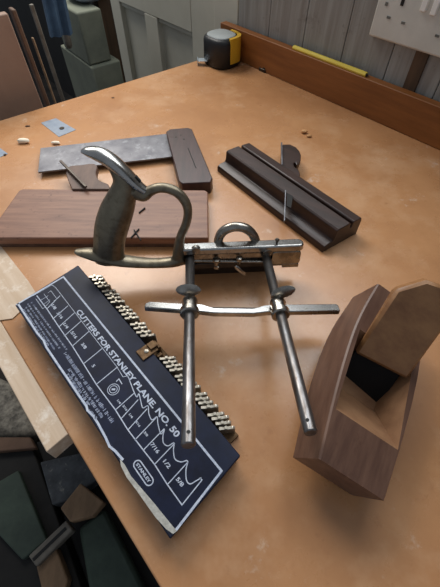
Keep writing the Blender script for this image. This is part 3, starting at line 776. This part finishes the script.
for i, (x, y, sx, sy, lab) in enumerate(((60, 127, .028, .022, 'blue-grey plastic sticker square with a dark mark above the try square'), (-1, 152, .020, .018, 'blue-grey plastic sticker at the left edge beside the cream flake'))):
    t = thing('sticker', P(x, y), lab, 'sticker'); c = P(x, y)
    d1 = (P(x+10, y-4)-c).normalized(); d2 = V((-d1.y, d1.x, 0))
    q4 = [c+d1*sx*.55-d2*sy*.1, c+d2*sy*.5+d1*.002, c-d1*sx*.55+d2*sy*.25, c-d2*sy*.55-d1*.004]
    if i == 0: q4 = [P(41, 123), P(56, 118.5), P(76, 130), P(59, 137)]
    else: q4 = [P(-14, 150), P(-3, 146), P(8, 154), P(-6, 160)]
    bm = slab([(p.x, p.y) for p in q4], 0, .0006); obj('film', bm, M['sticker'], t)
    bm = bmesh.new(); cyl(bm, P(62 if i == 0 else 5, 128.5 if i == 0 else 155, .0004), P(62 if i == 0 else 5, 128.5 if i == 0 else 155, .0004)+V((0, 0, .0012)), .0042 if i == 0 else .002, n=18); obj('mark', bm, M['iron_dark'], t)
# thin pale offcut under the box corner
oc = [(-30, 205), (-4, 240), (29, 282), (38, 296), (13, 319), (-30, 325)]
bm = slab([(p.x, p.y) for p in [P(*a) for a in oc]], .0005, .0013)
tag(obj('veneer_offcut', bm, M['pale_ply']), 'thin pale wood offcut under the upper left corner of the navy box', 'offcut')

# ------------------------------------------------------------------ clutter behind the far end of the bench
BD = fd.copy(); BN = V((-BD.y, BD.x, 0))
if BN.y < 0: BN = -BN
def far(x, y, dist): return onp(x, y, F2+BN*dist, BN)
def upright(name, p4, dist, th_, m, label, cat, bev=.003):
    """board standing behind the bench, its outline given on a vertical plane `dist` beyond the far edge"""
    w = [far(x, y, dist) for x, y in p4]
    bm = bmesh.new(); extr(bm, w, BN*th_)
    o = obj(name, bm, m, bevel=bev); 
    if label: tag(o, label, cat)
    return o
def standing(name, xa, ya, xb, yb, ztop_px, dist, th_, m, label, cat, zb=-.85):
    """upright rectangular board: left and right edges through two measured points, top at a measured height"""
    a = far(xa, ya, dist); b = far(xb, yb, dist); zt_ = far(*ztop_px, dist).z
    bm = bmesh.new()
    ww_ = [V((a.x, a.y, zb)), V((b.x, b.y, zb)), V((b.x, b.y, zt_)), V((a.x, a.y, zt_))]
    extr(bm, ww_, BN*th_)
    return tag(obj(name, bm, m, bevel=.002), label, cat)
standing('plywood_sheet', -40, 90, 40, 98, (4, 14), .05, .016, M['pink_board'], 'pinkish-brown panel standing behind the bench at the far left', 'panel')
standing('wooden_post', 43, 95, 47, 95, (12, 10), .07, .02, M['board_edge'], 'brown post beside the right edge of the pinkish panel', 'post')
standing('thin_rod', 51, 92, 53, 92, (24, 40), .10, .008, M['tan'], 'thin pale brown stick standing right of the brown post', 'stick')
standing('metal_strip', 58, 90, 62, 90, (28, 5), .16, .006, M['grey_metal'], 'thin grey metal strip standing in the dark between stick and blue cloth', 'strip')
standing('brown_plank', 112, 70, 123.5, 70, (101, -30), .32, .03, M['plank_brown'], 'dark brown plank standing against the left edge of the door', 'plank')
# card boxes
def fbox(name, xa, xb, y0px, y1px, dist, depth, m, label, cat):
    a = far(xa, y1px, dist); b = far(xb, y1px, dist); z0 = far(xa, y1px, dist).z; z1 = far((xa+xb)/2, y0px, dist).z
    bm = bmesh.new(); extr(bm, [V((a.x, a.y, z0)), V((b.x, b.y, z0)), V((b.x, b.y, z1)), V((a.x, a.y, z1))], BN*depth)
    return tag(obj(name, bm, m, bevel=.004), label, cat), z0
o, z0 = fbox('cardboard_box', 90, 113, 8, 66, .26, .16, M['grey_card'], 'grey-green tall box standing on a wider box behind the bench', 'box')
a = far(92, 70, .25); b = far(122, 70, .25)
bm = bmesh.new(); extr(bm, [V((a.x, a.y, -.85)), V((b.x, b.y, -.85)), V((b.x, b.y, z0-.001)), V((a.x, a.y, z0-.001))], BN*.2)
tag(obj('cardboard_box', bm, M['grey_card'], bevel=.004), 'wide grey box under the tall grey-green box behind the bench', 'box')
zt1 = far(100, 8, .26).z
c = far(85, 3, .28)
bm = bmesh.new(); stack(bm, [(.03, zt1+.001), (.048, zt1+.01), (.05, zt1+.03), (.04, zt1+.04)], far(88, 0, .34).x, far(88, 0, .34).y)
tag(obj('pale_bag', bm, M['sticker'], smooth=60), 'pale bag on top of the tall grey-green box', 'bag')
# blue cloth hanging with a rolled hem
bm = bmesh.new()
n = 14; fr = []; bk = []
tl, tr, br, blw = far(38, -25, .20), far(62, -25, .20), far(74, 34, .20), far(52, 38, .20)
for j in range(2):
    rowsv = []
    for iy in range(9):
        r_ = []
        for ix in range(n+1):
            t, s = ix/n, iy/8
            p = tl.lerp(tr, t).lerp(blw.lerp(br, t), s)+BN*(.006*math.sin(t*14)+.012*j*1.0)
            r_.append(bm.verts.new(p))
        rowsv.append(r_)
    for a, b in zip(rowsv, rowsv[1:]):
        for i in range(n): bm.faces.new((a[i], a[i+1], b[i+1], b[i]))
    (fr if j == 0 else bk).extend(rowsv)
for a, b in ((fr[0], bk[0]), (fr[-1], bk[-1])):
    for i in range(n): bm.faces.new((a[i], a[i+1], b[i+1], b[i]))
for a, b in zip(range(8), range(1, 9)):
    for k in (0, n): bm.faces.new((fr[a][k], fr[b][k], bk[b][k], bk[a][k]))
bc = tag(obj('blue_cloth', bm, M['blue_cloth'], smooth=60), 'blue cloth hanging in the dark corner behind the bench', 'cloth')
a, b = far(66, 33, .24), far(69.5, 48, .24)
bm = bmesh.new(); lathe(bm, a, (b-a), [(.007, 0), (.008, .01), (.008, (b-a).length*.8), (.005, (b-a).length)], 16)
tag(obj('short_rod', bm, M['grey_metal'], smooth=40), 'short grey handle poking out below the blue cloth', 'handle')

# ------------------------------------------------------------------ clutter on the floor at lower left
ZF = -.85
def fl(l, z0, z1, name, m, label, cat, bev=.003):
    w = [P(x, y, z1) for x, y in l]
    bm = slab([(p.x, p.y) for p in w], z0, z1); return tag(obj(name, bm, m, bevel=bev), label, cat)
fl([(-60, 440), (30, 440), (100, 640), (-60, 700)], ZF, -.62, 'tool_chest', M['dark'], 'shade-dark tool chest on the floor below the bench at the lower left', 'chest')  # near-black colour stands in for the shade below the bench
fl([(100, 430), (170, 520), (170, 640), (108, 640), (36, 442)], ZF, -.64, 'storage_crate', M['dark'], 'shade-dark crate on the floor partly hidden by the bench', 'crate')  # bench shade put into the crate's colour as well
fl([(-6, 484), (18, 470), (47, 540), (22, 560), (-6, 530)], -.619, -.60, 'green_board', M['green_dark'], 'flat green board lying on the shade-dark tool chest', 'board')
fl([(28, 556), (66, 520), (73, 530), (36, 567)], -.599, -.575, 'slotted_bar', M['grey_metal'], 'grey bar with a dark slot across the end of the green board', 'bar')
a, b = P(33, 560, -.5745), P(66, 528, -.5745); d = (b-a).normalized(); bm = bmesh.new(); box(bm, (a+b)/2, d, V((-d.y, d.x, 0)), V((0, 0, 1)), (b-a).length, .006, .002)
so = obj('slot', bm, M['hole'], bpy.data.objects['slotted_bar'])
fl([(40, 462), (84, 452), (100, 478), (70, 500), (52, 505)], -.639, -.60, 'slate_sheet', M['slate'], 'dusty blue-grey slab on the floor beyond the green board', 'slab')
fl([(60, 508), (80, 483), (104, 502), (92, 516), (70, 522)], -.599, -.57, 'wood_offcut', M['tan'], 'tan wooden block lying against the dusty slab', 'block')
fl([(36, 566), (56, 548), (68, 580), (60, 605), (44, 600)], -.619, -.59, 'wood_offcut', M['tan'], 'tan wooden block below the slotted bar at the bottom', 'block')
fl([(78, 528), (104, 508), (150, 600), (130, 640), (94, 620)], -.639, -.60, 'green_case', M['green_dark'], 'large dark green case beside the bench leg at the bottom', 'case', .008)
fl([(-10, 372), (14, 384), (34, 420), (36, 436), (-10, 436)], ZF, -.66, 'grey_sack', M['rubble'], 'rough pale grey sack on the floor at the left edge', 'sack', .02)
fl([(-8, 437), (30, 437), (36, 448), (-8, 452)], -.619, -.60, 'reddish_batten', M['board_edge'], 'short brown batten lying between the grey sack and the green board', 'batten')

# ------------------------------------------------------------------ light
w = bpy.data.worlds.new('world'); scn.world = w; w.use_nodes = True
w.node_tree.nodes['Background'].inputs[0].default_value = (.80, .88, 1, 1)
w.node_tree.nodes['Background'].inputs[1].default_value = .30
def area(name, loc, target, sx, sy, power, col):
    l = bpy.data.lights.new(name, 'AREA'); l.shape = 'RECTANGLE'; l.size = sx; l.size_y = sy; l.energy = power; l.color = col
    o = bpy.data.objects.new(name, l); COL.objects.link(o); o.location = loc
    o.rotation_euler = (V(target)-V(loc)).to_track_quat('-Z', 'Y').to_euler(); return o
wl_pos = W(.12, .0, .78)
area('window_daylight', wl_pos, wl_pos-ND, .95, .72, 11, (.93, .97, 1))
win = tag(thing('window_1', W(.12, WD, .4), None, None), kind='structure')
for nm, a, b, z0, z1 in (('window_sill', -.40, .64, .385, .41), ('window_frame', -.40, .64, 1.15, 1.18), ('window_frame', -.40, -.365, .41, 1.15), ('window_frame', .605, .64, .41, 1.15)):
    bm = bmesh.new(); box(bm, W((a+b)/2, WD-.016, (z0+z1)/2), AD, ND, V((0, 0, 1)), b-a, .03, z1-z0); obj(nm, bm, M['door'], win)
area('added_fill_light', (-.55, 1.45, 1.15), (-.2, .75, 0), .7, .7, 18, (1, .96, .9))  # added light to brighten the far left of the bench, no known fixture

vs = scn.view_settings
scn.display_settings.display_device = 'sRGB'
vs.view_transform = 'Standard'; vs.look = 'None'; vs.gamma = 1; vs.use_curve_mapping = False; vs.exposure = 0
